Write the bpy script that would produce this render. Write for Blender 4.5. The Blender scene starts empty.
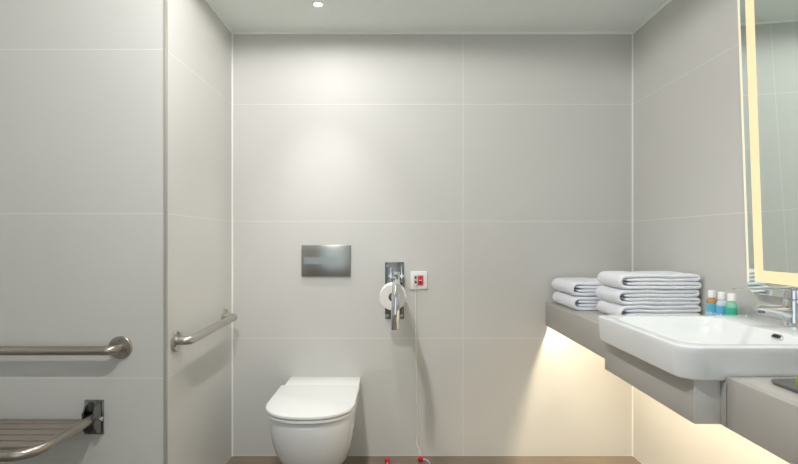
import bpy, bmesh, math, random
from mathutils import Vector, Matrix
random.seed(7)
PI = math.pi
scn = bpy.context.scene
COL = scn.collection

# ------------------------------------------------------------------ materials
def srgb(r, g, b):
    f = lambda c: (c/255/12.92) if c/255 <= .04045 else ((c/255+.055)/1.055)**2.4
    return (f(r), f(g), f(b), 1)

def mat(name, col, rough=.5, metal=0, spec=.5, coat=0, emit=None, estr=0, noise=0, nscale=8, bump=0, bscale=400,
        trans=0, sheen=0, aniso=None):
    m = bpy.data.materials.new(name); m.use_nodes = True
    nt = m.node_tree; b = nt.nodes['Principled BSDF']
    b.inputs['Base Color'].default_value = col
    b.inputs['Roughness'].default_value = rough
    b.inputs['Metallic'].default_value = metal
    b.inputs['Specular IOR Level'].default_value = spec
    b.inputs['Coat Weight'].default_value = coat
    b.inputs['Coat Roughness'].default_value = .05
    b.inputs['Transmission Weight'].default_value = trans
    b.inputs['Sheen Weight'].default_value = sheen
    if emit:
        b.inputs['Emission Color'].default_value = emit
        b.inputs['Emission Strength'].default_value = estr
    if noise or bump or aniso:
        tc = nt.nodes.new('ShaderNodeTexCoord')
    if noise:
        n = nt.nodes.new('ShaderNodeTexNoise'); n.inputs['Scale'].default_value = nscale
        n.inputs['Detail'].default_value = 5
        nt.links.new(tc.outputs['Object'], n.inputs['Vector'])
        mx = nt.nodes.new('ShaderNodeMix'); mx.data_type = 'RGBA'
        mx.inputs['A'].default_value = tuple(c*(1-noise) for c in col[:3])+(1,)
        mx.inputs['B'].default_value = tuple(min(1, c*(1+noise)) for c in col[:3])+(1,)
        nt.links.new(n.outputs['Fac'], mx.inputs['Factor'])
        nt.links.new(mx.outputs['Result'], b.inputs['Base Color'])
    if bump:
        n2 = nt.nodes.new('ShaderNodeTexNoise'); n2.inputs['Scale'].default_value = bscale
        nt.links.new(tc.outputs['Object'], n2.inputs['Vector'])
        bp = nt.nodes.new('ShaderNodeBump'); bp.inputs['Strength'].default_value = bump
        bp.inputs['Distance'].default_value = .003
        nt.links.new(n2.outputs['Fac'], bp.inputs['Height'])
        nt.links.new(bp.outputs['Normal'], b.inputs['Normal'])
    if aniso:                                   # brushed metal: roughness streaks along an axis
        mp = nt.nodes.new('ShaderNodeMapping'); mp.inputs['Scale'].default_value = aniso
        n3 = nt.nodes.new('ShaderNodeTexNoise'); n3.inputs['Scale'].default_value = 30
        nt.links.new(tc.outputs['Object'], mp.inputs['Vector']); nt.links.new(mp.outputs['Vector'], n3.inputs['Vector'])
        mr = nt.nodes.new('ShaderNodeMapRange')
        mr.inputs['To Min'].default_value = rough-.08; mr.inputs['To Max'].default_value = rough+.08
        nt.links.new(n3.outputs['Fac'], mr.inputs['Value']); nt.links.new(mr.outputs['Result'], b.inputs['Roughness'])
    return m

def tile_mat(name, col, grout, axis, hperiod, hoff, vperiod, voff, w=.0034, rough=.5, spec=.32, noise=.05, grain=None):
    """large-format tile: joints at z = hoff + k*hperiod and at <axis> = voff + k*vperiod (world position)"""
    m = bpy.data.materials.new(name); m.use_nodes = True
    nt = m.node_tree; L = nt.links; N = nt.nodes.new; b = nt.nodes['Principled BSDF']
    geo = N('ShaderNodeNewGeometry'); sep = N('ShaderNodeSeparateXYZ'); L.new(geo.outputs['Position'], sep.inputs[0])
    def joint(out, period, off):
        a = N('ShaderNodeMath'); a.operation = 'SUBTRACT'; L.new(out, a.inputs[0]); a.inputs[1].default_value = off-period/2
        md = N('ShaderNodeMath'); md.operation = 'FLOORED_MODULO'; L.new(a.outputs[0], md.inputs[0]); md.inputs[1].default_value = period
        s = N('ShaderNodeMath'); s.operation = 'SUBTRACT'; L.new(md.outputs[0], s.inputs[0]); s.inputs[1].default_value = period/2
        ab = N('ShaderNodeMath'); ab.operation = 'ABSOLUTE'; L.new(s.outputs[0], ab.inputs[0])
        lt = N('ShaderNodeMath'); lt.operation = 'LESS_THAN'; L.new(ab.outputs[0], lt.inputs[0]); lt.inputs[1].default_value = w/2
        return lt.outputs[0]
    j1 = joint(sep.outputs['XYZ'.index(axis[0])], hperiod, hoff)
    j2 = joint(sep.outputs['XYZ'.index(axis[1])], vperiod, voff)
    mx = N('ShaderNodeMath'); mx.operation = 'MAXIMUM'; L.new(j1, mx.inputs[0]); L.new(j2, mx.inputs[1])
    ns = N('ShaderNodeTexNoise'); ns.inputs['Scale'].default_value = 2.2; ns.inputs['Detail'].default_value = 6
    if grain:
        mp = N('ShaderNodeMapping'); mp.inputs['Scale'].default_value = grain
        L.new(geo.outputs['Position'], mp.inputs['Vector']); L.new(mp.outputs['Vector'], ns.inputs['Vector'])
    else:
        L.new(geo.outputs['Position'], ns.inputs['Vector'])
    cm = N('ShaderNodeMix'); cm.data_type = 'RGBA'
    cm.inputs['A'].default_value = tuple(c*(1-noise) for c in col[:3])+(1,)
    cm.inputs['B'].default_value = tuple(min(1, c*(1+noise)) for c in col[:3])+(1,)
    L.new(ns.outputs['Fac'], cm.inputs['Factor'])
    gm = N('ShaderNodeMix'); gm.data_type = 'RGBA'; gm.inputs['B'].default_value = grout
    L.new(mx.outputs[0], gm.inputs['Factor']); L.new(cm.outputs['Result'], gm.inputs['A'])
    L.new(gm.outputs['Result'], b.inputs['Base Color'])
    mr = N('ShaderNodeMapRange'); mr.inputs['To Min'].default_value = rough; mr.inputs['To Max'].default_value = .8
    L.new(mx.outputs[0], mr.inputs['Value']); L.new(mr.outputs['Result'], b.inputs['Roughness'])
    b.inputs['Specular IOR Level'].default_value = spec
    return m

TILE = srgb(206, 205, 201); GROUT = srgb(221, 221, 216)
ZOFF = .004
M = {}
M['tile_back'] = tile_mat('wall_tile_back', TILE, GROUT, 'ZX', .6, ZOFF, 1.2, .349)
M['tile_front'] = tile_mat('wall_tile_front', TILE, GROUT, 'ZX', .6, ZOFF, 1.2, -2.04)
M['tile_side'] = tile_mat('wall_tile_side', TILE, GROUT, 'ZY', .6, ZOFF, 1.2, 1.364)
M['tile_left'] = tile_mat('wall_tile_left', TILE, GROUT, 'ZY', .6, ZOFF, 1.2, 1.3)
M['floor'] = tile_mat('floor_tile', srgb(124, 112, 99), srgb(142, 134, 122), 'XY', .6, .349, 1.2, 1.9, w=.003, rough=.4, noise=.22, grain=(3, 14, 1))
M['ceiling'] = mat('ceiling_paint', srgb(236, 241, 238), .7)
M['silicone'] = mat('silicone', srgb(244, 245, 242), .5)
M['edge_trim'] = mat('edge_trim', srgb(172, 169, 161), .4, .2)
M['stone'] = mat('counter_stone', srgb(182, 178, 172), .38, noise=.05, nscale=6)
M['stone_light'] = mat('counter_stone_light', srgb(206, 205, 200), .38, noise=.04, nscale=6)
M['ceramic'] = mat('ceramic', srgb(234, 236, 237), .12, coat=.4)
M['plastic_white'] = mat('plastic_white', srgb(238, 238, 236), .25)
M['switch_grey'] = mat('switch_grey', srgb(196, 194, 190), .4)
M['chrome'] = mat('chrome', srgb(228, 230, 232), .07, 1)
M['chrome_plate'] = mat('chrome_plate', srgb(172, 172, 167), .28, 1)
M['chrome_dark'] = mat('chrome_bracket', srgb(140, 139, 136), .2, 1)
M['steel'] = mat('brushed_steel', srgb(184, 177, 168), .3, 1)
M['steel_side'] = mat('brushed_steel_side', srgb(196, 191, 184), .28, 1)
M['slat'] = mat('seat_slat', srgb(132, 123, 115), .45, noise=.06, nscale=30)
M['dark'] = mat('dark_recess', srgb(30, 28, 27), .6)
M['mirror'] = mat('mirror_glass', srgb(242, 252, 248), .01, 1)
M['mirror_back'] = mat('mirror_housing', srgb(200, 200, 196), .5)
WARM = (1, .86, .63, 1)
M['led_band'] = mat('led_band', srgb(120, 112, 95), .5, emit=(1, .80, .46, 1), estr=.92)
M['led_edge'] = mat('led_edge', srgb(150, 146, 130), .5, emit=(1, .93, .68, 1), estr=.7)
M['led_strip'] = mat('led_strip', srgb(250, 240, 215), .5, emit=WARM, estr=165)
M['downlight'] = mat('downlight_lens', srgb(255, 250, 240), .5, emit=(1, .93, .80, 1), estr=30)
M['towel'] = mat('terry_towel', srgb(247, 249, 255), .95, spec=.1, sheen=.3, bump=.6, bscale=700)
M['paper'] = mat('toilet_paper', srgb(240, 238, 235), .95, spec=.1)
M['card'] = mat('cardboard_core', srgb(150, 140, 125), .9)
M['red'] = mat('red_plastic', srgb(205, 30, 38), .3)
M['cord'] = mat('cord_white', srgb(240, 236, 226), .8)
M['cap'] = mat('cap_white', srgb(246, 246, 244), .35)
M['amber'] = mat('amber_liquid', srgb(196, 142, 92), .12, coat=.5)
M['clear'] = mat('clear_liquid', srgb(206, 220, 226), .12, coat=.5)
M['green'] = mat('green_liquid', srgb(140, 208, 172), .12, coat=.5)
M['label_blue'] = mat('label_blue', srgb(92, 192, 222), .5)
M['label_blue2'] = mat('label_azure', srgb(98, 188, 232), .5)
M['label_teal'] = mat('label_teal', srgb(62, 186, 160), .5)
def printed(m, ink):
    # rows of small light print across the label, at fixed heights
    nt = m.node_tree; L = nt.links; N = nt.nodes.new; b = nt.nodes['Principled BSDF']
    tc = N('ShaderNodeTexCoord'); mp = N('ShaderNodeMapping'); mp.inputs['Scale'].default_value = (220, 220, 260)
    L.new(tc.outputs['Object'], mp.inputs['Vector'])
    n = N('ShaderNodeTexNoise'); n.inputs['Scale'].default_value = 1; L.new(mp.outputs['Vector'], n.inputs['Vector'])
    sp = N('ShaderNodeSeparateXYZ'); L.new(tc.outputs['Object'], sp.inputs[0])
    rmp = N('ShaderNodeValToRGB'); rmp.color_ramp.interpolation = 'CONSTANT'
    e = rmp.color_ramp.elements; e[0].position = 0; e[0].color = (0, 0, 0, 1); e[1].position = .22; e[1].color = (1, 1, 1, 1)
    for p, v in ((.27, 0), (.50, 1), (.60, 0)):
        q = e.new(p); q.color = (v, v, v, 1)
    mu = N('ShaderNodeMath'); mu.operation = 'MULTIPLY'; L.new(sp.outputs[2], mu.inputs[0]); mu.inputs[1].default_value = 10
    L.new(mu.outputs[0], rmp.inputs['Fac'])
    gt = N('ShaderNodeMath'); gt.operation = 'GREATER_THAN'; L.new(n.outputs['Fac'], gt.inputs[0]); gt.inputs[1].default_value = .48
    m2 = N('ShaderNodeMath'); m2.operation = 'MULTIPLY'; L.new(gt.outputs[0], m2.inputs[0]); L.new(rmp.outputs['Color'], m2.inputs[1])
    mx = N('ShaderNodeMix'); mx.data_type = 'RGBA'; mx.inputs['A'].default_value = b.inputs['Base Color'].default_value; mx.inputs['B'].default_value = ink
    L.new(m2.outputs[0], mx.inputs['Factor']); L.new(mx.outputs['Result'], b.inputs['Base Color'])
for k in ('label_blue', 'label_blue2', 'label_teal'): printed(M[k], srgb(215, 236, 240))
M['tray'] = mat('tray_slate', srgb(104, 102, 100), .35, .2)
M['lime'] = mat('lime_skin', srgb(134, 158, 36), .38, noise=.2, nscale=40, bump=.3, bscale=300)
M['stem'] = mat('stem', srgb(110, 90, 50), .8)

# ------------------------------------------------------------------ mesh helpers
def tag(o, label, cat, group=None):
    o['label'] = label; o['category'] = cat
    if group: o['group'] = group
    return o

def thing(name, label, cat, loc, group=None):
    o = bpy.data.objects.new(name, None); COL.objects.link(o)
    o.location = loc; o.empty_display_size = .05
    return tag(o, label, cat, group)

def world_loc(p):
    v = Vector((0, 0, 0))
    while p: v += p.location; p = p.parent
    return v

def obj(name, bm, material, parent=None, smooth=True, loc=None, subsurf=0, local=False, angle=40):
    """bm is in world metres; the mesh is moved into its parent's frame (or to loc when top-level)"""
    org = world_loc(parent) if parent else Vector(loc or (0, 0, 0))
    if not local and org.length: bmesh.ops.translate(bm, verts=bm.verts, vec=-org)
    bmesh.ops.recalc_face_normals(bm, faces=bm.faces)
    me = bpy.data.meshes.new(name); bm.to_mesh(me); bm.free()
    me.materials.append(material)
    if smooth:
        for p in me.polygons: p.use_smooth = True
        try: me.set_sharp_from_angle(angle=math.radians(angle))
        except Exception: pass
    o = bpy.data.objects.new(name, me); COL.objects.link(o)
    if parent: o.parent = parent
    elif loc: o.location = loc
    if subsurf:
        md = o.modifiers.new('subdivision', 'SUBSURF'); md.levels = md.render_levels = subsurf
    return o

def box(x0, x1, y0, y1, z0, z1, bev=0, seg=2, bm=None):
    t = bmesh.new()
    bmesh.ops.create_cube(t, size=1)
    bmesh.ops.scale(t, vec=(x1-x0, y1-y0, z1-z0), verts=t.verts)
    bmesh.ops.translate(t, vec=((x0+x1)/2, (y0+y1)/2, (z0+z1)/2), verts=t.verts)
    if bev: bmesh.ops.bevel(t, geom=t.edges[:], offset=bev, segments=seg, affect='EDGES', profile=.5)
    return merge(bm, t)

def merge(bm, t):
    if bm is None: return t
    me = bpy.data.meshes.new('tmp'); t.to_mesh(me); t.free(); bm.from_mesh(me); bpy.data.meshes.remove(me)
    return bm

def rings(rs, cap0=True, cap1=True, closed=True, bm=None):
    t = bmesh.new(); vs = [[t.verts.new(p) for p in r] for r in rs]; n = len(rs[0])
    for a, b in zip(vs, vs[1:]):
        for i in range(n if closed else n-1):
            j = (i+1) % n
            t.faces.new((a[i], a[j], b[j], b[i]))
    if cap0: t.faces.new(vs[0][::-1])
    if cap1: t.faces.new(vs[-1])
    return merge(bm, t)

def lathe(profile, center, axis='Z', n=32, bm=None):
    """profile: list of (radius, height along the axis)"""
    rs = []
    for r, h in profile:
        ring = []
        for i in range(n):
            a = 2*PI*i/n; u, v = r*math.cos(a), r*math.sin(a)
            d = {'Z': (u, v, h), 'Y': (u, h, v), 'X': (h, u, v)}[axis]
            ring.append((center[0]+d[0], center[1]+d[1], center[2]+d[2]))
        rs.append(ring)
    return rings(rs, profile[0][0] > 1e-6, profile[-1][0] > 1e-6, bm=bm)

def fillet_path(pts, rad, n=8):
    """polyline with rounded corners"""
    P = [Vector(p) for p in pts]; out = [P[0]]
    for i in range(1, len(P)-1):
        a, b, c = P[i-1], P[i], P[i+1]
        u, v = (a-b).normalized(), (c-b).normalized()
        ang = u.angle(v)
        d = min(rad/math.tan(ang/2), (a-b).length*.49, (c-b).length*.49)
        r = d*math.tan(ang/2)
        ctr = b+(u+v).normalized()*(r/math.sin(ang/2))
        s, e = b+u*d-ctr, b+v*d-ctr
        tot = s.angle(e)
        for k in range(n+1):
            f = k/n
            out.append(ctr+(s*math.sin((1-f)*tot)+e*math.sin(f*tot))/math.sin(tot))
    out.append(P[-1]); return out

def tube(path, r, n=16, bm=None, caps=True, squash=None):
    P = [Vector(p) for p in path]; rs = []
    t0 = (P[1]-P[0]).normalized()
    up = Vector((0, 0, 1)) if abs(t0.z) < .9 else Vector((0, 1, 0))
    nrm = (up-t0*up.dot(t0)).normalized(); prev = t0
    for i, p in enumerate(P):
        t = ((P[min(i+1, len(P)-1)]-P[max(i-1, 0)])).normalized()
        q = prev.rotation_difference(t); nrm = (q @ nrm); nrm = (nrm-t*nrm.dot(t)).normalized(); prev = t
        bn = t.cross(nrm); rr = r[i] if isinstance(r, (list, tuple)) else r
        a_, b_ = rr if isinstance(rr, tuple) else (rr, rr)
        rs.append([tuple(p+nrm*(b_*math.cos(2*PI*k/n))+bn*(a_*math.sin(2*PI*k/n))) for k in range(n)])
    return rings(rs, caps, caps, bm=bm)

def rrect(x0, x1, y0, y1, r, z, n=8):
    pts = []
    ra, rb, rc, rd = r if isinstance(r, (list, tuple)) else (r, r, r, r)
    for cx, cy, a0, r in ((x1-ra, y1-ra, 0, ra), (x0+rb, y1-rb, 90, rb), (x0+rc, y0+rc, 180, rc), (x1-rd, y0+rd, 270, rd)):
        for k in range(n+1):
            a = math.radians(a0+90*k/n); pts.append((cx+r*math.cos(a), cy+r*math.sin(a), z))
    return pts

def structure(name, bm, material, smooth=False):
    o = obj(name, bm, material, None, smooth); o['kind'] = 'structure'; return o

# ------------------------------------------------------------------ setting
BY, FY, LX, RX, CZ = 2.564, 1.825, -.836, 1.22, 2.174
FARX, REARY = -2.1, -1.3
structure('wall_back', box(LX-.1, RX+.1, BY, BY+.1, 0, CZ), M['tile_back'])
structure('wall_left', box(LX-.1, LX, FY+.1, BY, 0, CZ), M['tile_side'])
structure('wall_front_left', box(FARX-.1, LX, FY, FY+.1, 0, CZ), M['tile_front'])
structure('wall_right', box(RX, RX+.1, REARY-.1, BY, 0, CZ), M['tile_side'])
structure('wall_far_left', box(FARX-.1, FARX, REARY-.1, FY, 0, CZ), M['tile_left'])
DX0, DX1, DZ = -1.15, .65, 2.1                  # unseen open doorway, added behind the camera to let in fill daylight
structure('wall_rear_left', box(FARX, DX0, REARY-.1, REARY, 0, CZ), M['tile_back'])
structure('wall_rear_right', box(DX1, RX, REARY-.1, REARY, 0, CZ), M['tile_back'])
structure('wall_rear_lintel', box(DX0, DX1, REARY-.1, REARY, DZ, CZ), M['tile_back'])
structure('floor', box(FARX-.1, RX+.1, REARY-.1, BY+.1, -.1, 0), M['floor'])
structure('ceiling', box(FARX-.1, RX+.1, REARY-.1, BY+.1, CZ, CZ+.1), M['ceiling'])
structure('trim_1', box(LX-.009, LX+.0015, FY-.0015, FY+.012, 0, CZ, .001), M['edge_trim'])
s = .006
structure('trim_2', box(LX, RX, BY-s, BY, CZ-.011, CZ), M['silicone'])
structure('trim_3', box(RX-s, RX, REARY, BY-s, CZ-.011, CZ), M['silicone'])
structure('trim_4', box(LX, LX+s, FY, BY-s, CZ-.011, CZ), M['silicone'])
structure('trim_5', box(LX, LX+s, BY-s, BY, 0, CZ-.011), M['silicone'])
structure('trim_6', box(RX-s, RX, BY-s, BY, 0, CZ-.011), M['silicone'])

# ------------------------------------------------------------------ grab bars
def grab_bar(name, label, a, b, nrm, material, off=.058, R=.042, r=.0165, rise=.0):
    """a, b: flange centres on the wall; nrm: into the room"""
    A, B, N = Vector(a), Vector(b), Vector(nrm)
    root = thing(name, label, 'grab bar', tuple((A+B)/2), 'stainless grab bars')
    path = fillet_path([A+N*.006, A+N*off, B+N*off, B+N*.006], .03, 8)
    obj('bar', tube(path, r, 20), material, root)
    for c in (A, B):
        ax = 'Y' if abs(N.y) > .5 else 'X'
        sg = N.y if ax == 'Y' else N.x
        f = obj('flange', lathe([(R, 0), (R, sg*.007), (R-.003, sg*.0105), (.02, sg*.012)], tuple(c), ax, 40), material, root)
        for k in range(3):
            g = math.radians(90+120*k); d = .03
            p = (c.x+d*math.cos(g), c.y, c.z+d*math.sin(g)) if ax == 'Y' else (c.x, c.y+d*math.cos(g), c.z+d*math.sin(g))
            obj('screw', lathe([(.0045, sg*.010), (.0045, sg*.0128), (.003, sg*.0135)], p, ax, 12), M['chrome_dark'], f)
    return root

grab_bar('grab_bar', 'horizontal stainless grab bar above the folding shower seat',
         (-1.76, FY, .717), (-1.0, FY, .717), (0, -1, 0), M['steel'])
grab_bar('grab_bar', 'shorter stainless grab bar on the side wall left of the toilet',
         (LX, 1.900, .725), (LX, 2.445, .733), (1, 0, 0), M['steel_side'], off=.055, R=.04)

# ------------------------------------------------------------------ folding shower seat
SX0, SX1, SZ = -1.545, -1.087, .462
seat = thing('shower_seat', 'wall mounted folding shower seat with grey slats in a steel tube frame', 'shower seat', ((SX0+SX1)/2, FY, SZ))
FRY = 1.505
obj('tube_frame', tube(fillet_path([(SX1, FY-.028, SZ+.004), (SX1-.012, FRY, SZ-.004), (SX0+.012, FRY, SZ-.004), (SX0, FY-.028, SZ+.004)], .075, 10), .0165, 20), M['steel'], seat)
ys = [1.792, 1.742, 1.692, 1.642, 1.592]
for i, y in enumerate(ys):
    ins = .0 if i < 4 else .012
    obj('slat', box(SX0+.018+ins, SX1-.018-ins, y-.0215, y+.0205, SZ-.018, SZ-.002, .004), M['slat'], seat)
for sx in (SX1, SX0):
    dr = 1 if sx == SX1 else -1
    bm = box(sx-.044, sx+.026, FY-.006, FY, SZ-.062, SZ+.064, .0025)                      # wall plate
    br = obj('bracket', bm, M['chrome_dark'], seat)
    for ox in (-.022, .018):
        bm = bmesh.new()
        prof = [(FY-.005, SZ-.055), (FY-.036, SZ-.045), (FY-.052, SZ-.02), (FY-.052, SZ+.03), (FY-.036, SZ+.052), (FY-.005, SZ+.058)]
        bm = rings([[(sx+ox-.003, y, z) for y, z in prof], [(sx+ox+.003, y, z) for y, z in prof]])
        obj('cheek', bm, M['chrome_dark'], br, smooth=False)
    obj('pivot_bolt', lathe([(.008, -.036), (.008, -.030), (.005, -.0295), (.005, .0295), (.008, .030), (.008, .036)], (sx-.001, FY-.030, SZ+.004), 'X', 16), M['chrome'], br)
    for dz in (-.05, .052):
        obj('screw', lathe([(.006, -.011), (.006, -.005)], (sx-.033, FY, SZ+dz), 'Y', 12), M['chrome'], br)

# ------------------------------------------------------------------ flush plate
fp = thing('flush_plate', 'mirror polished dual flush plate on the wall above the toilet', 'flush plate', (-.351, BY, .997))
FX0, FX1, FZ0, FZ1 = -.478, -.226, .922, 1.083
obj('plate', box(FX0, FX1, BY-.013, BY, FZ0, FZ1, .003), M['chrome_plate'], fp)
obj('button', box(FX0+.012, -.335, BY-.0142, BY-.0125, .985, 1.020), M['chrome_plate'], fp, smooth=False)
obj('button', box(-.331, -.292, BY-.0142, BY-.0125, .985, 1.020), M['chrome_plate'], fp, smooth=False)

# ------------------------------------------------------------------ toilet
TX = -.362
def dee(hw, yf, z, yb=BY, ys=None, n=28, p=2.25, back_hw=None):
    """plan outline: flat against the wall, round at the front"""
    ys = ys if ys is not None else yf+.185
    bh = back_hw or hw
    pts = [(TX-bh, yb, z), (TX-(bh+hw)/2, (yb+ys)/2, z)]
    for k in range(n+1):
        a = PI*k/n; c, s_ = -math.cos(a), math.sin(a)
        pts.append((TX+hw*math.copysign(abs(c)**(2/p), c), ys-(ys-yf)*abs(s_)**(2/p), z))
    pts += [(TX+(bh+hw)/2, (yb+ys)/2, z), (TX+bh, yb, z)]
    return pts
def slab(hw, yf, yb, ys, z0, z1, r=.005, back_hw=None):
    e = [dee(hw-r, yf+r, z0, yb, ys, back_hw=(back_hw or hw)-r), dee(hw, yf, z0+r*.6, yb, ys, back_hw=back_hw or hw),
         dee(hw, yf, z1-r, yb, ys, back_hw=back_hw or hw), dee(hw-r*.3, yf+r*.3, z1-r*.3, yb, ys, back_hw=(back_hw or hw)-r*.3),
         dee(hw-r, yf+r, z1, yb, ys, back_hw=(back_hw or hw)-r)]
    return rings(e)
toilet = thing('toilet', 'white wall-hung toilet with its lid closed', 'toilet', (TX, 2.28, .37))
secs = [(.3685, .168, 2.014), (.362, .175, 2.005), (.345, .1795, 2.000), (.300, .179, 2.005), (.25, .174, 2.016), (.20, .166, 2.038),
        (.15, .155, 2.072), (.11, .142, 2.12), (.085, .125, 2.18), (.075, .10, 2.25)]
obj('bowl', rings([dee(h, yf, z, ys=yf+.2) for z, h, yf in secs], True, True), M['ceramic'], toilet, angle=60)
obj('seat', slab(.187, 1.986, 2.415, 2.175, .3755, .3875, .003), M['plastic_white'], toilet)
obj('lid', slab(.190, 1.982, 2.415, 2.165, .3922, .4060, .005), M['plastic_white'], toilet)
obj('hinge_cover', box(TX-.172, TX+.187, 2.416, BY, .3705, .4078, .004), M['plastic_white'], toilet)

# ------------------------------------------------------------------ hinged support rail + toilet roll
rail = thing('support_rail', 'chrome fold-down support rail with a bent end beside the toilet', 'support rail', (0, BY, .85))
pl = obj('wall_plate', box(-.051, .046, BY-.006, BY, .703, .995, .003), M['chrome_dark'], rail)
for sx in (-.038, .033):
    for z in (.722, .976): obj('screw', lathe([(.0085, -.0095), (.0085, -.005)], (sx, BY, z), 'Y', 14), M['chrome_dark'], pl)
RXc, RZ = .006, .925
hg = obj('hinge_block', box(RXc-.02, RXc+.02, BY-.075, BY-.006, RZ-.022, RZ+.026, .006), M['chrome'], rail)
for sx in (-.027, .027):
    prof = [(BY-.005, RZ-.05), (BY-.05, RZ-.03), (BY-.07, RZ-.01), (BY-.07, RZ+.02), (BY-.05, RZ+.037), (BY-.005, RZ+.055)]
    obj('hinge_cheek', rings([[(RXc+sx-.003, y, z) for y, z in prof], [(RXc+sx+.003, y, z) for y, z in prof]]), M['chrome'], hg, smooth=False)
obj('hinge_pin', lathe([(.009, -.038), (.009, .038)], (RXc, BY-.05, RZ), 'X', 16), M['chrome'], hg)
path = fillet_path([(RXc, BY-.06, RZ), (RXc-.001, 1.948, RZ), (RXc-.007, 1.935, .764)], .055, 10)
obj('rail_tube', tube(path+[Vector((RXc-.0072, 1.9348, .759))], [.0165]*(len(path))+[.013], 20), M['chrome'], rail)
obj('roll_spindle', tube(fillet_path([(-.009, BY-.006, .8465), (-.009, 2.28, .8465)], .01), .0075, 14), M['chrome'], rail)
roll = thing('toilet_roll', 'white toilet paper roll hanging under the chrome support rail', 'toilet roll', (-.009, 2.35, .845))
n_ = [(.021, 2.300), (.058, 2.300), (.0615, 2.304), (.0615, 2.396), (.058, 2.400), (.021, 2.400)]
rs = [[(-.009+r*math.cos(2*PI*k/40), y, .845+r*math.sin(2*PI*k/40)) for k in range(40)] for r, y in n_]
obj('paper', rings(rs+[rs[0]], False, False), M['paper'], roll)
core = [(.0195, 2.3005), (.0209, 2.3005), (.0209, 2.3995), (.0195, 2.3995)]
rs = [[(-.009+r*math.cos(2*PI*k/32), y, .845+r*math.sin(2*PI*k/32)) for k in range(32)] for r, y in core]
obj('cardboard_core', rings(rs+[rs[0]], False, False), M['card'], roll)

# ------------------------------------------------------------------ emergency pull cord
pc = thing('emergency_pull_cord', 'white wall switch plate with red indicator and a long white pull cord', 'pull cord', (.12, BY, .902))
pp = obj('switch_plate', box(.0775, .1645, BY-.012, BY, .856, .947, .004), M['plastic_white'], pc)
obj('insert', box(.096, .1465, BY-.0145, BY-.0115, .874, .930, .0012), M['switch_grey'], pp)
obj('indicator', lathe([(.0055, -.0165), (.0055, -.014)], (.1055, BY, .917), 'Y', 14), M['dark'], pp)
obj('indicator', lathe([(.0055, -.0165), (.0055, -.014)], (.1055, BY, .893), 'Y', 14), M['dark'], pp)
rk = obj('reset_button', box(.117, .142, BY-.0185, BY-.014, .880, .926, .002), M['red'], pp); rk['label'] = 'red reset button'
obj('button_mark', box(.121, .138, BY-.0192, BY-.0183, .9015, .9045), M['plastic_white'], rk)
obj('cord_outlet', lathe([(.004, .868), (.006, .872), (.006, .884)], (.105, BY-.0165, 0), 'Z', 14), M['plastic_white'], pp)
b1, b2 = Vector((.128, 2.502, .0125)), Vector((-.038, 2.487, .0125))
path = [(.105, BY-.0165, .872), (.1065, BY-.016, .60), (.110, BY-.015, .35), (.1165, BY-.015, .15), (.113, BY-.015, .105), (.112, 2.546, .07),
        (.122, 2.532, .05), (.126, 2.515, .030), (b1.x, b1.y, b1.z+.008)]
def smooth_path(P, k=6):
    P = [Vector(p) for p in P]; Q = [P[0]]+P+[P[-1]]; out = []
    for i in range(1, len(Q)-2):
        p0, p1, p2, p3 = Q[i-1:i+3]
        for j in range(k):
            t = j/k
            out.append(.5*((2*p1)+(p2-p0)*t+(2*p0-5*p1+4*p2-p3)*t*t+(3*p1-p0-3*p2+p3)*t**3))
    return out+[P[-1]]
bm = tube(smooth_path(path+[b1+Vector((.005, 0, 0)), (.150, 2.512, .006), (.166, 2.500, .002), (.168, 2.46, .002), (.10, 2.40, .002), (.02, 2.40, .002),
                       (-.036, 2.43, .002), (-.038, 2.47, .006), b2+Vector((0, -.006, 0))]), .0021, 8)
obj('cord', bm, M['cord'], pc)
for b in (b1, b2):
    p = obj('pull_bead', lathe([(0, -.0125), (.008, -.011), (.0135, -.004), (.0145, .001), (.0125, .008), (.007, .0115), (.003, .014), (0, .0145)], tuple(b), 'Z', 20), M['red'], pc)
    p['label'] = 'red plastic pull bead'

# ------------------------------------------------------------------ vanity counter
CT, CB, CX = .7885, .6705, .772
BSY0, BSY1 = 1.166, 1.672
van = thing('vanity_counter', 'long grey stone vanity counter fixed along the right wall', 'counter', (1.0, 1.5, CB))
NEARY = .55
def counter(y0, y1, m):
    prof_top = box(CX+.0142, RX, y0, y1, CT-.022, CT, .0008)
    return obj('countertop', prof_top, m, van)
counter(1.6955, BY, M['stone'])
obj('countertop', box(CX+.0142, RX, BSY0-.004, BSY0+.021, CT-.022, .7765, .0008, bm=box(CX+.0142, RX, NEARY, BSY0-.0004, CT-.022, CT, .0012)), M['stone'], van)
obj('fascia', box(CX, CX+.014, 1.6955, BY, CB, CT, .0008), M['stone'], van)
obj('fascia', box(CX, CX+.014, NEARY, BSY0-.0004, CB, CT, .0008, bm=box(CX, CX+.014, BSY0-.004, BSY0+.021, CB, .7765, .0006)), M['stone'], van)
obj('end_panel', box(CX+.018, RX, NEARY, NEARY+.018, CB, CT-.0225, .001), M['stone'], van)
obj('basin_apron', box(.711, .729, 1.1905, 1.695, CB, .7755, .0012), M['stone'], van)
e = obj('apron_end_panel', box(.7115, CX+.018, 1.1875, 1.2055, CB, .7755, .0012), M['stone_light'], van); e['label'] = 'paler grey end panel under the basin corner'
obj('apron_end_panel', box(.729, RX, 1.677, 1.6945, CB+.085, .7755, .0012), M['stone'], van)
obj('apron_cheek', box(.729, CX+.018, 1.677, 1.6945, CB, CB+.086, .0012), M['stone'], van)
led = obj('light_strip', box(.803, .815, NEARY+.03, BY-.001, .748, .7535), M['led_strip'], van, smooth=False)
led['label'] = 'warm glowing light strip'

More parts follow.
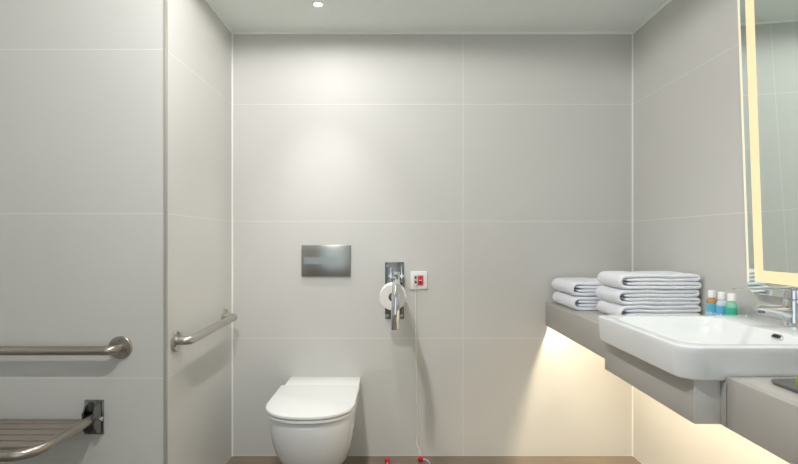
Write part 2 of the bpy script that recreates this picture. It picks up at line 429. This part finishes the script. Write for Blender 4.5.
# ------------------------------------------------------------------ basin
bas = thing('wash_basin', 'white rectangular ceramic wash basin set into the grey counter', 'basin', (.94, 1.415, .776))
X0, X1, Y0, Y1 = .672, 1.216, BSY0, BSY1
RZm = .858
def bring(i, z, r): return rrect(X0+i, X1-i*.2, Y0+i, Y1-i, (.012, r*.45, r, r*.45), z, 12)
R_ = [bring(.022, .777, .04), bring(.010, .777, .045), bring(.005, .779, .05), bring(.0035, .783, .052), bring(.0005, .84, .052), bring(0, .8535, .052), bring(.0009, .8562, .052), bring(.003, .8577, .052), bring(.005, .858, .050)]
def bowl_ring(i, z, r): return rrect(.703+i, 1.036-i*.42, 1.205+i*1.1, 1.635-i*1.1, r, z, 12)
R_ += [bowl_ring(-.006, .858, .062), bowl_ring(0, .857, .06), bowl_ring(.006, .853, .058), bowl_ring(.018, .836, .056), bowl_ring(.032, .812, .055),
       bowl_ring(.050, .797, .06), bowl_ring(.075, .791, .06), bowl_ring(.12, .788, .03)]
obj('basin_body', rings(R_), M['ceramic'], bas, angle=70)
def oval(c, u, v, a, b, n=24, sq=2.0):
    c, u, v = Vector(c), Vector(u), Vector(v)
    return [tuple(c+u*(a*math.copysign(abs(math.cos(2*PI*k/n))**(2/sq), math.cos(2*PI*k/n)))+v*(b*math.copysign(abs(math.sin(2*PI*k/n))**(2/sq), math.sin(2*PI*k/n)))) for k in range(n)]
nrm = Vector((-.84, 0, .54)); vv = Vector((.54, 0, .84)); oc = Vector((1.0285, 1.345, .8475))
ov = obj('overflow', rings([oval(oc-nrm*.004, (0, 1, 0), vv, .019, .0085, sq=3), oval(oc+nrm*.0022, (0, 1, 0), vv, .0185, .008, sq=3), oval(oc+nrm*.003, (0, 1, 0), vv, .0155, .0056, sq=3)]), M['chrome'], bas)
obj('overflow_slot', rings([oval(oc+nrm*.001, (0, 1, 0), vv, .0145, .0048, sq=3), oval(oc+nrm*.0034, (0, 1, 0), vv, .0145, .0048, sq=3)]), M['dark'], ov)
obj('drain', lathe([(.032, .786), (.032, .7895), (.028, .791), (.012, .791), (0, .7905)], (.87, 1.415, 0), 'Z', 28), M['chrome'], bas)

# ------------------------------------------------------------------ faucet
FXc, FYc = 1.143, 1.437
fa = thing('basin_faucet', 'chrome single-lever mixer faucet with a long handle on the basin', 'faucet', (FXc, FYc, .858))
obj('body', lathe([(.029, .858), (.029, .862), (.0255, .866), (.0245, .88), (.0235, .925), (.0235, .934), (.022, .9383)], (FXc, FYc, 0), 'Z', 32), M['chrome'], fa)
sp = [((1.152, FYc, .896), (.020, .026)), ((1.130, FYc, .899), (.0195, .0235)), ((1.112, FYc, .9035), (.0185, .0175)), ((1.095, FYc, .907), (.0178, .0135)), ((1.07, FYc, .9105), (.0168, .0105)), ((1.045, FYc, .9135), (.0155, .0085)), ((1.037, FYc, .9140), (.013, .0065))]
obj('spout', tube([p for p, r in sp], [r for p, r in sp], 24), M['chrome'], fa)
obj('aerator', lathe([(.009, .899), (.009, .907)], (1.053, FYc, 0), 'Z', 20), M['chrome_dark'], fa)
hd = obj('handle', lathe([(.0215, .9385), (.0235, .940), (.0235, .962), (.0225, .968), (.018, .9725), (.009, .9745), (0, .975)], (FXc, FYc, 0), 'Z', 32), M['chrome'], fa)
lv = [((1.150, FYc, .967), (.017, .006)), ((1.125, FYc, .968), (.0165, .0058)), ((1.09, FYc, .9685), (.0145, .0046)),
      ((1.05, FYc, .9685), (.013, .0036)), ((1.01, FYc, .968), (.012, .003)), ((.98, FYc, .9675), (.011, .0026)), ((.974, FYc, .9675), (.009, .0018))]
obj('lever', tube([p for p, r in lv], [r for p, r in lv], 24), M['chrome'], hd)

# ------------------------------------------------------------------ mirror (tilts slightly forward at its top)
MY0, MY1, MH = .70, 1.674, 1.05
mir = thing('wall_mirror', 'tall wall mirror with a glowing frosted band above the basin', 'mirror', (1.181, 1.187, .933))
mir.rotation_euler = (0, math.radians(-2.0), 0)
hy = (MY1-MY0)/2
obj('glass', rings([[(xx, p[0], p[1]) for p in rrect(-hy, hy, 0, MH, .032, 0, 10)] for xx in (0, .005)]), M['mirror'], mir, smooth=False, local=True)
obj('housing', box(.0052, .028, -hy+.03, hy-.03, .03, MH-.03), M['mirror_back'], mir, smooth=False, local=True)
obj('wall_mount', box(.028, .066, -.25, .25, MH-.16, MH-.10), M['mirror_back'], mir, smooth=False, local=True)
def frame_loop(y0, y1, z0, z1, w, x0, x1):
    bm = None
    for q in ((y0, y1, z0, z0+w), (y0, y1, z1-w, z1), (y0, y0+w, z0+w, z1-w), (y1-w, y1, z0+w, z1-w)):
        bm = box(x0, x1, q[0], q[1], q[2], q[3], bm=bm)
    return bm
fb = obj('light_band', frame_loop(-hy+.036, hy-.036, .039, MH-.036, .038, -.0008, .0002), M['led_band'], mir, smooth=False, local=True); fb['label'] = 'warm glowing frosted band'
for ya in (hy-.009, -hy):
    fe = obj('glowing_edge', box(-.0008, .0002, ya, ya+.009, .034, MH-.034), M['led_edge'], mir, smooth=False, local=True); fe['label'] = 'thin pale glowing edge'

# ------------------------------------------------------------------ towels
def towel_mesh(L, D, H, seed, holes=.0):
    """one folded towel: 2 leaves, each folded again at the right; extruded along y with soft ends"""
    rnd = random.Random(seed)
    z1, z2, z3, z4 = .875*H, .625*H, .375*H, .125*H
    P = []
    xs = .33*H+rnd.uniform(0, .006)
    nseg = 9
    for k in range(nseg+1): P.append((xs+(L-.125*H-.012-xs)*k/nseg, z2))
    for k in range(1, 6): a = -PI/2+PI*k/6; P.append((L-.125*H-.012+.125*H*math.cos(a)+.0, .75*H+.125*H*math.sin(a)))
    for k in range(nseg+1): P.append((L-.125*H-.012-(L-.125*H-.012-.40*H)*k/nseg, z1))
    for k in range(1, 9): a = PI/2+PI*k/9; P.append((.40*H+.375*H*1.02*math.cos(a), .5*H+.375*H*math.sin(a)))
    for k in range(nseg+1): P.append((.40*H+(L-.125*H-.008-.40*H)*k/nseg, z4))
    for k in range(1, 6): a = -PI/2+PI*k/6; P.append((L-.125*H-.008+.125*H*math.cos(a), .25*H+.125*H*math.sin(a)))
    xe = .31*H+rnd.uniform(0, .008)
    for k in range(nseg+1): P.append((L-.125*H-.008-(L-.125*H-.008-xe)*k/nseg, z3))
    n = len(P); nr = []
    for i in range(n):
        a, b = P[max(i-1, 0)], P[min(i+1, n-1)]
        d = Vector((b[0]-a[0], b[1]-a[1])).normalized(); nr.append(Vector((-d.y, d.x)))
    h0 = .124*H
    hs = [h0*(.55 if i in (0, n-1) else (.9 if i in (1, n-2) else 1)) for i in range(n)]
    st = [(0, .35), (.002, .72), (.006, .95), (.014, 1)]
    mid = [D*k/8 for k in range(1, 8)]
    stations = st+[(y, 1) for y in mid]+[(D-y, s_) for y, s_ in reversed(st)]
    ph = [rnd.uniform(0, 6.28) for _ in range(6)]
    bm = bmesh.new(); rows = []
    for y, sc in stations:
        top, bot = [], []
        for i in range(n):
            x, z = P[i]
            wob = .0016*math.sin(x*31+ph[0]+y*9)+.0012*math.sin(x*57+ph[1]+y*21)
            dx = .0022*math.sin(y*34+ph[2])+.0015*math.sin(y*61+z*60+ph[3])
            k = z/H
            for lst, sg in ((top, 1), (bot, -1)):
                q = Vector((x, z))+nr[i]*hs[i]*sc*sg
                zz = q.y+wob*k*(1 if 0 < k < 1 else 1)
                lst.append(bm.verts.new((q.x+dx, y+.0015*math.sin(x*40+ph[4]+z*90), max(0, zz))))
        rows.append((top, bot))
    for (t0, b0), (t1, b1_) in zip(rows, rows[1:]):
        for i in range(n-1):
            bm.faces.new((t0[i], t0[i+1], t1[i+1], t1[i])); bm.faces.new((b0[i+1], b0[i], b1_[i], b1_[i+1]))
        bm.faces.new((t0[0], t1[0], b1_[0], b0[0])); bm.faces.new((t0[-1], b0[-1], b1_[-1], t1[-1]))
    for t, b in (rows[0], rows[-1]):
        for i in range(n-1): bm.faces.new((t[i], b[i], b[i+1], t[i+1]))
    return bm
def towel(loc, L, D, H, seed, label, rz=0):
    o = obj('folded_towel', towel_mesh(L, D, H, seed), M['towel'], None, True, subsurf=1, local=True, angle=180)
    o.location = loc; o.rotation_euler = (0, 0, rz)
    tag(o, label, 'towel', 'folded white towels on the counter')
HN = .0605
for k, w in enumerate(('bottom towel of the stack of three beside the basin, white and folded', 'middle towel of the white stack of three beside the basin',
                       'top towel of the white stack of three beside the basin')):
    towel((.884+(.004, -.003, .002)[k], 1.968+(.0, .002, -.002)[k], CT+.0006+k*(HN+.0012)), .325+(.0, .003, -.002)[k], .220, HN, 11+k, w)
HF = .0635
for k, w in enumerate(('bottom towel of the stack of two near the back wall, white and folded', 'top towel of the white stack of two near the back wall')):
    towel((.80+(.002, -.002)[k], 2.25, CT+.0006+k*(HF+.0022)), .32, .285, HF, 31+k, w)

# ------------------------------------------------------------------ toiletry bottles
def bottle(loc, label, liquid, lab):
    x, y, z = loc
    root = thing('toiletry_bottle', label, 'bottle', loc, 'toiletry bottles on the counter')
    obj('bottle_body', lathe([(0, 0), (.0155, 0), (.0172, .002), (.0172, .096), (.0162, .101), (.0125, .106), (.0085, .108), (.0085, .1125)], (x, y, z), 'Z', 32), liquid, root)
    obj('label_band', lathe([(.0170, .012), (.0175, .0122), (.0175, .0888), (.0170, .089)], (x, y, z), 'Z', 32), lab, root)
    obj('cap', lathe([(.0125, .1105), (.0125, .134), (.0115, .1365), (0, .1368)], (x, y, z), 'Z', 24), M['cap'], root)
bottle((1.152, 1.818, CT), 'small amber bottle with a blue label, nearest the towel stack', M['amber'], M['label_blue'])
bottle((1.152, 1.761, CT), 'small clear bottle with a blue label, between the amber and green ones', M['clear'], M['label_blue2'])
bottle((1.152, 1.711, CT), 'small green bottle with a white cap, nearest the faucet', M['green'], M['label_teal'])

# ------------------------------------------------------------------ tray and lime
tr = [rrect(.838, 1.10, .72, 1.118, .018, CT), rrect(.833, 1.105, .715, 1.123, .02, CT+.007), rrect(.835, 1.103, .717, 1.121, .02, CT+.009),
      rrect(.840, 1.098, .722, 1.116, .018, CT+.0085), rrect(.846, 1.092, .728, 1.110, .016, CT+.0055)]
tag(obj('serving_tray', rings(tr), M['tray'], None, loc=(.97, .92, CT)), 'flat dark grey tray on the counter at the right edge', 'tray')
r = .019; lz = CT+.0055
lime = thing('lime', 'small round green fruit resting on the dark tray', 'fruit', (.857, 1.040, lz))
prof = [(0, 0), (.006, .0008)]+[(r*math.sin(a)*1.0, r-r*math.cos(a)) for a in [PI*k/14 for k in range(2, 13)]]+[(.004, 2*r-.0012), (0, 2*r-.002)]
obj('fruit_body', lathe(prof, (.857, 1.040, lz), 'Z', 24), M['lime'], lime)
obj('stem', lathe([(.0022, 2*r-.003), (.0016, 2*r+.003)], (.857, 1.040, lz), 'Z', 8), M['stem'], lime)

# ------------------------------------------------------------------ recessed downlights
def downlight(x, y, label, power, ang=150, blend=.6, col=(1, .985, .965), radius=.018, spill=0):
    root = thing('downlight', label, 'ceiling light', (x, y, CZ), 'recessed ceiling downlights')
    rs = [(.027, 0), (.027, -.0012), (.024, -.0016), (.019, -.0014), (.0175, 0)]
    obj('trim_ring', rings([[(x+r_*math.cos(2*PI*k/32), y+r_*math.sin(2*PI*k/32), CZ+h) for k in range(32)] for r_, h in rs+[rs[0]]], False, False), M['ceiling'], root)
    obj('lens', lathe([(.017, -.0002), (.017, -.0012), (.014, -.0016), (0, -.0018)], (x, y, CZ), 'Z', 28), M['downlight'], root)
    for pw, an in ((power, ang), (spill, 172)):                  # the beam, and the weaker spill around it
        if not pw: continue
        ld = bpy.data.lights.new('downlight_lamp', 'SPOT'); ld.energy = pw; ld.color = col
        ld.spot_size = math.radians(an); ld.spot_blend = blend; ld.shadow_soft_size = radius
        lo = bpy.data.objects.new('downlight_lamp', ld); COL.objects.link(lo); lo.parent = root; lo.location = (0, 0, -.012)
    return root
downlight(-.348, 2.262, 'small glowing recessed downlight in the ceiling above the toilet', 30, 72, 1, spill=3.5)
downlight(-.3, 1.6, 'unseen fill downlight added in the ceiling between the toilet and the middle of the room', 22, 178, .12)  # lamp out of view, added to brighten the back wall evenly
downlight(-1.2, .75, 'recessed downlight in the ceiling over the shower seat', 3, 178, .15)
downlight(-.35, .7, 'unseen fill downlight added in the ceiling over the middle of the room', 50, 178, .12)  # unseen lamp, added as broad fill for the back wall and room
downlight(.86, 1.25, 'unseen fill downlight added in the ceiling over the wash basin', 20, 110, 1)  # added out of view to brighten the basin and counter tops

# ------------------------------------------------------------------ world, camera, view
w = bpy.data.worlds.new('World'); scn.world = w; w.use_nodes = True
w.node_tree.nodes['Background'].inputs[0].default_value = (.80, .93, 1, 1)
w.node_tree.nodes['Background'].inputs[1].default_value = 1.2  # cool daylight level, added as fill to brighten the room from behind
pd = bpy.data.lights.new('added_doorway_fill', 'AREA'); pd.shape = 'RECTANGLE'; pd.size = DX1-DX0; pd.size_y = DZ; pd.cycles.is_portal = True
po = bpy.data.objects.new('added_doorway_fill', pd); COL.objects.link(po)
po.location = ((DX0+DX1)/2, REARY-.05, DZ/2); po.rotation_euler = (PI/2, 0, 0)   # portal for the fill daylight coming through the added doorway
cd = bpy.data.cameras.new('Camera'); cam = bpy.data.objects.new('Camera', cd); COL.objects.link(cam)
cam.location = (0, 0, 1.108); cam.rotation_euler = (PI/2, 0, 0)
cd.sensor_width = 36; cd.lens = 500/798*36; cd.shift_x = 4/798; cd.shift_y = 8/798; cd.clip_start = .02
scn.camera = cam
vs = scn.view_settings
vs.view_transform = 'Standard'; vs.look = 'None'; vs.gamma = 1; vs.exposure = 0; vs.use_curve_mapping = False
cy = scn.cycles
cy.max_bounces = 16; cy.diffuse_bounces = 10; cy.glossy_bounces = 8; cy.use_denoising = True
cy.sample_clamp_indirect = 6
